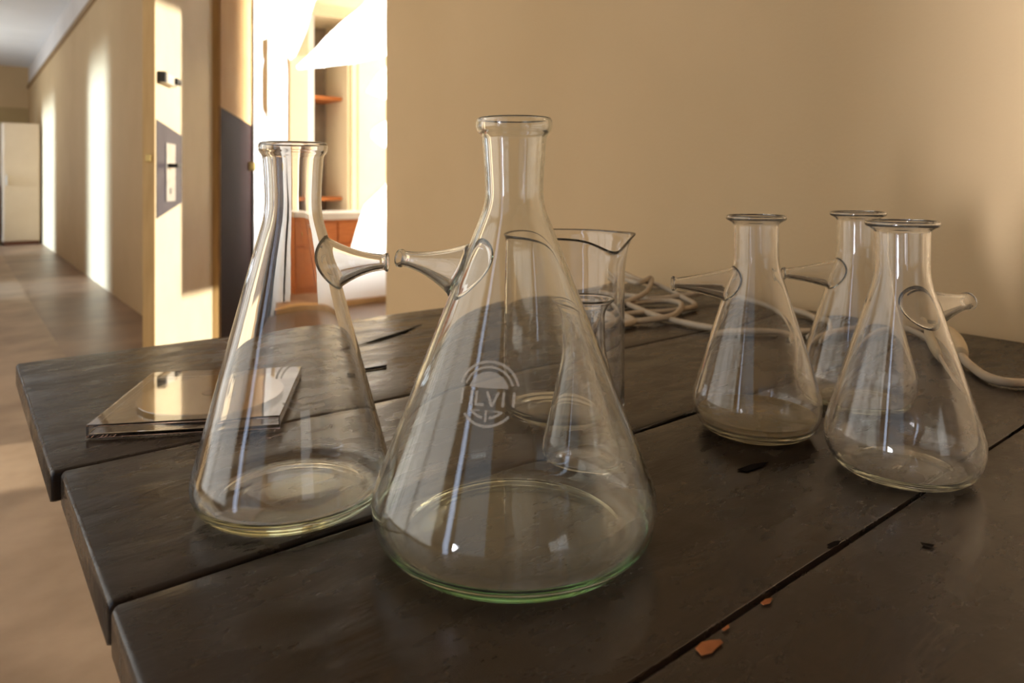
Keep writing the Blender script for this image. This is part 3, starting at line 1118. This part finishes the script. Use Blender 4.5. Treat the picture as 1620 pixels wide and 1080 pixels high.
CW, CD = 0.142, 0.152
casebox('tray', 0, CW, 0.0, CD, 0.0, 0.0030, 'case', 0.0006)
casebox('lid', 0, CW, 0.0, CD, 0.0086, 0.0104, 'case', 0.0005)
casebox('front_edge', 0, CW, 0.0, 0.0016, 0.0031, 0.0085, 'case', 0.0004)
casebox('side_edge', 0, 0.0016, 0.0018, CD, 0.0031, 0.0085, 'case', 0.0004)
casebox('side_edge', CW - 0.0016, CW, 0.0018, CD, 0.0031, 0.0085, 'case', 0.0004)
casebox('hinge_edge', 0.0018, CW - 0.0018, CD - 0.0016, CD, 0.0031, 0.0085, 'case', 0.0004)
dc = c0 + ex * 0.072 + ey * 0.080 + Vector((0, 0, 0.0062))
dv, df_ = [], []
for z in (0.0, 0.0012):
    for r in (0.0085, 0.060):
        for k in range(72):
            a = 2 * math.pi * k / 72
            dv.append(dc + Vector((r * math.cos(a), r * math.sin(a), z)))
for k in range(72):
    k2 = (k + 1) % 72
    df_ += [[k, k2, 72 + k2, 72 + k], [144 + k, 144 + k2, 216 + k2, 216 + k], [k, k2, 144 + k2, 144 + k], [72 + k, 72 + k2, 216 + k2, 216 + k]]
dsc = tag(mesh('disc', dv, df_, 'paper', None, loc=dc), 'round shiny disc lying inside the clear plastic case', 'disc')
hv, hf = lathe_rows([(0.0, 0.0032), (0.0078, 0.0032), (0.0078, 0.0080), (0.0, 0.0080)], 24, Vector((dc.x, dc.y, TABLE_H)))
mesh('disc_hub', hv, hf, 'case', cc)

# ------------------------------------------------------------------ cable
cb_ = thing('extension_cable', tuple(at_h(1060, 480, 0)), 'grey beige electric cable coiled on the table against the wall with a plug', 'cable')
CR = 0.0043


def cpts(lst):
    return [at_h(x, y, h) for x, y, h in lst]


tube('cable_run', cpts([(985, 440, 0.030), (1010, 447, 0.030), (1030, 440, 0.030), (1022, 462, 0.020), (985, 480, 0.010), (962, 492, 0.0052), (978, 478, 0.010),
                        (1000, 484, 0.008), (1040, 500, 0.0054), (1090, 512, 0.0052), (1130, 519, 0.0052), (1180, 523, 0.0052), (1230, 524, 0.0052), (1290, 524, 0.0052),
                        (1350, 520, 0.0052), (1420, 518, 0.0052), (1470, 528, 0.0054), (1500, 540, 0.006)]), CR, 'cable', cb_, minz=TABLE_H + CR + 0.0012)
tube('cable_loop', cpts([(960, 462, 0.012), (1000, 468, 0.010), (1040, 472, 0.010), (1090, 466, 0.014), (1130, 462, 0.014), (1180, 474, 0.010), (1240, 486, 0.008), (1285, 500, 0.006), (1300, 520, 0.0052), (1280, 534, 0.0052)]), CR, 'cable', cb_, minz=TABLE_H + CR + 0.0012)
tube('cable_loop', cpts([(968, 505, 0.0052), (1000, 508, 0.0052), (1040, 504, 0.0075), (1068, 497, 0.010), (1078, 482, 0.010), (1060, 476, 0.008), (1020, 478, 0.006), (975, 486, 0.0052)]), CR, 'cable', cb_, minz=TABLE_H + CR + 0.0012)
tube('cable_loop', cpts([(985, 430, 0.034), (1010, 442, 0.030), (1045, 452, 0.022), (1080, 470, 0.012), (1100, 484, 0.0052), (1060, 492, 0.0052), (1010, 495, 0.0052), (972, 500, 0.0052)]), CR * 0.95, 'cable', cb_, minz=TABLE_H + CR + 0.0012)
tube('cable_loop', cpts([(955, 520, 0.0052), (985, 514, 0.0052), (1003, 509, 0.0052), (990, 500, 0.0095), (968, 494, 0.0095), (960, 484, 0.006)]), CR, 'cable', cb_, minz=TABLE_H + CR + 0.0012)
tube('cable_tail', cpts([(1518, 560, 0.0122), (1535, 578, 0.0054), (1556, 594, 0.0052), (1585, 604, 0.0052), (1625, 607, 0.0052), (1680, 604, 0.0052)]), CR * 1.05, 'cable', cb_, minz=TABLE_H + CR + 0.0014)
pl0, pl1 = at_h(1494, 524, 0.018), at_h(1519, 561, 0.0125)
tube('plug', [pl0 + (pl1 - pl0) * k / 6 for k in range(7)], 0.012, 'plug', cb_, seg=20, per=4,
     rfun=lambda t: 0.0040 + 0.0085 * math.sin(math.pi * min(1, max(0, 0.10 + 0.82 * t))) ** 0.6)
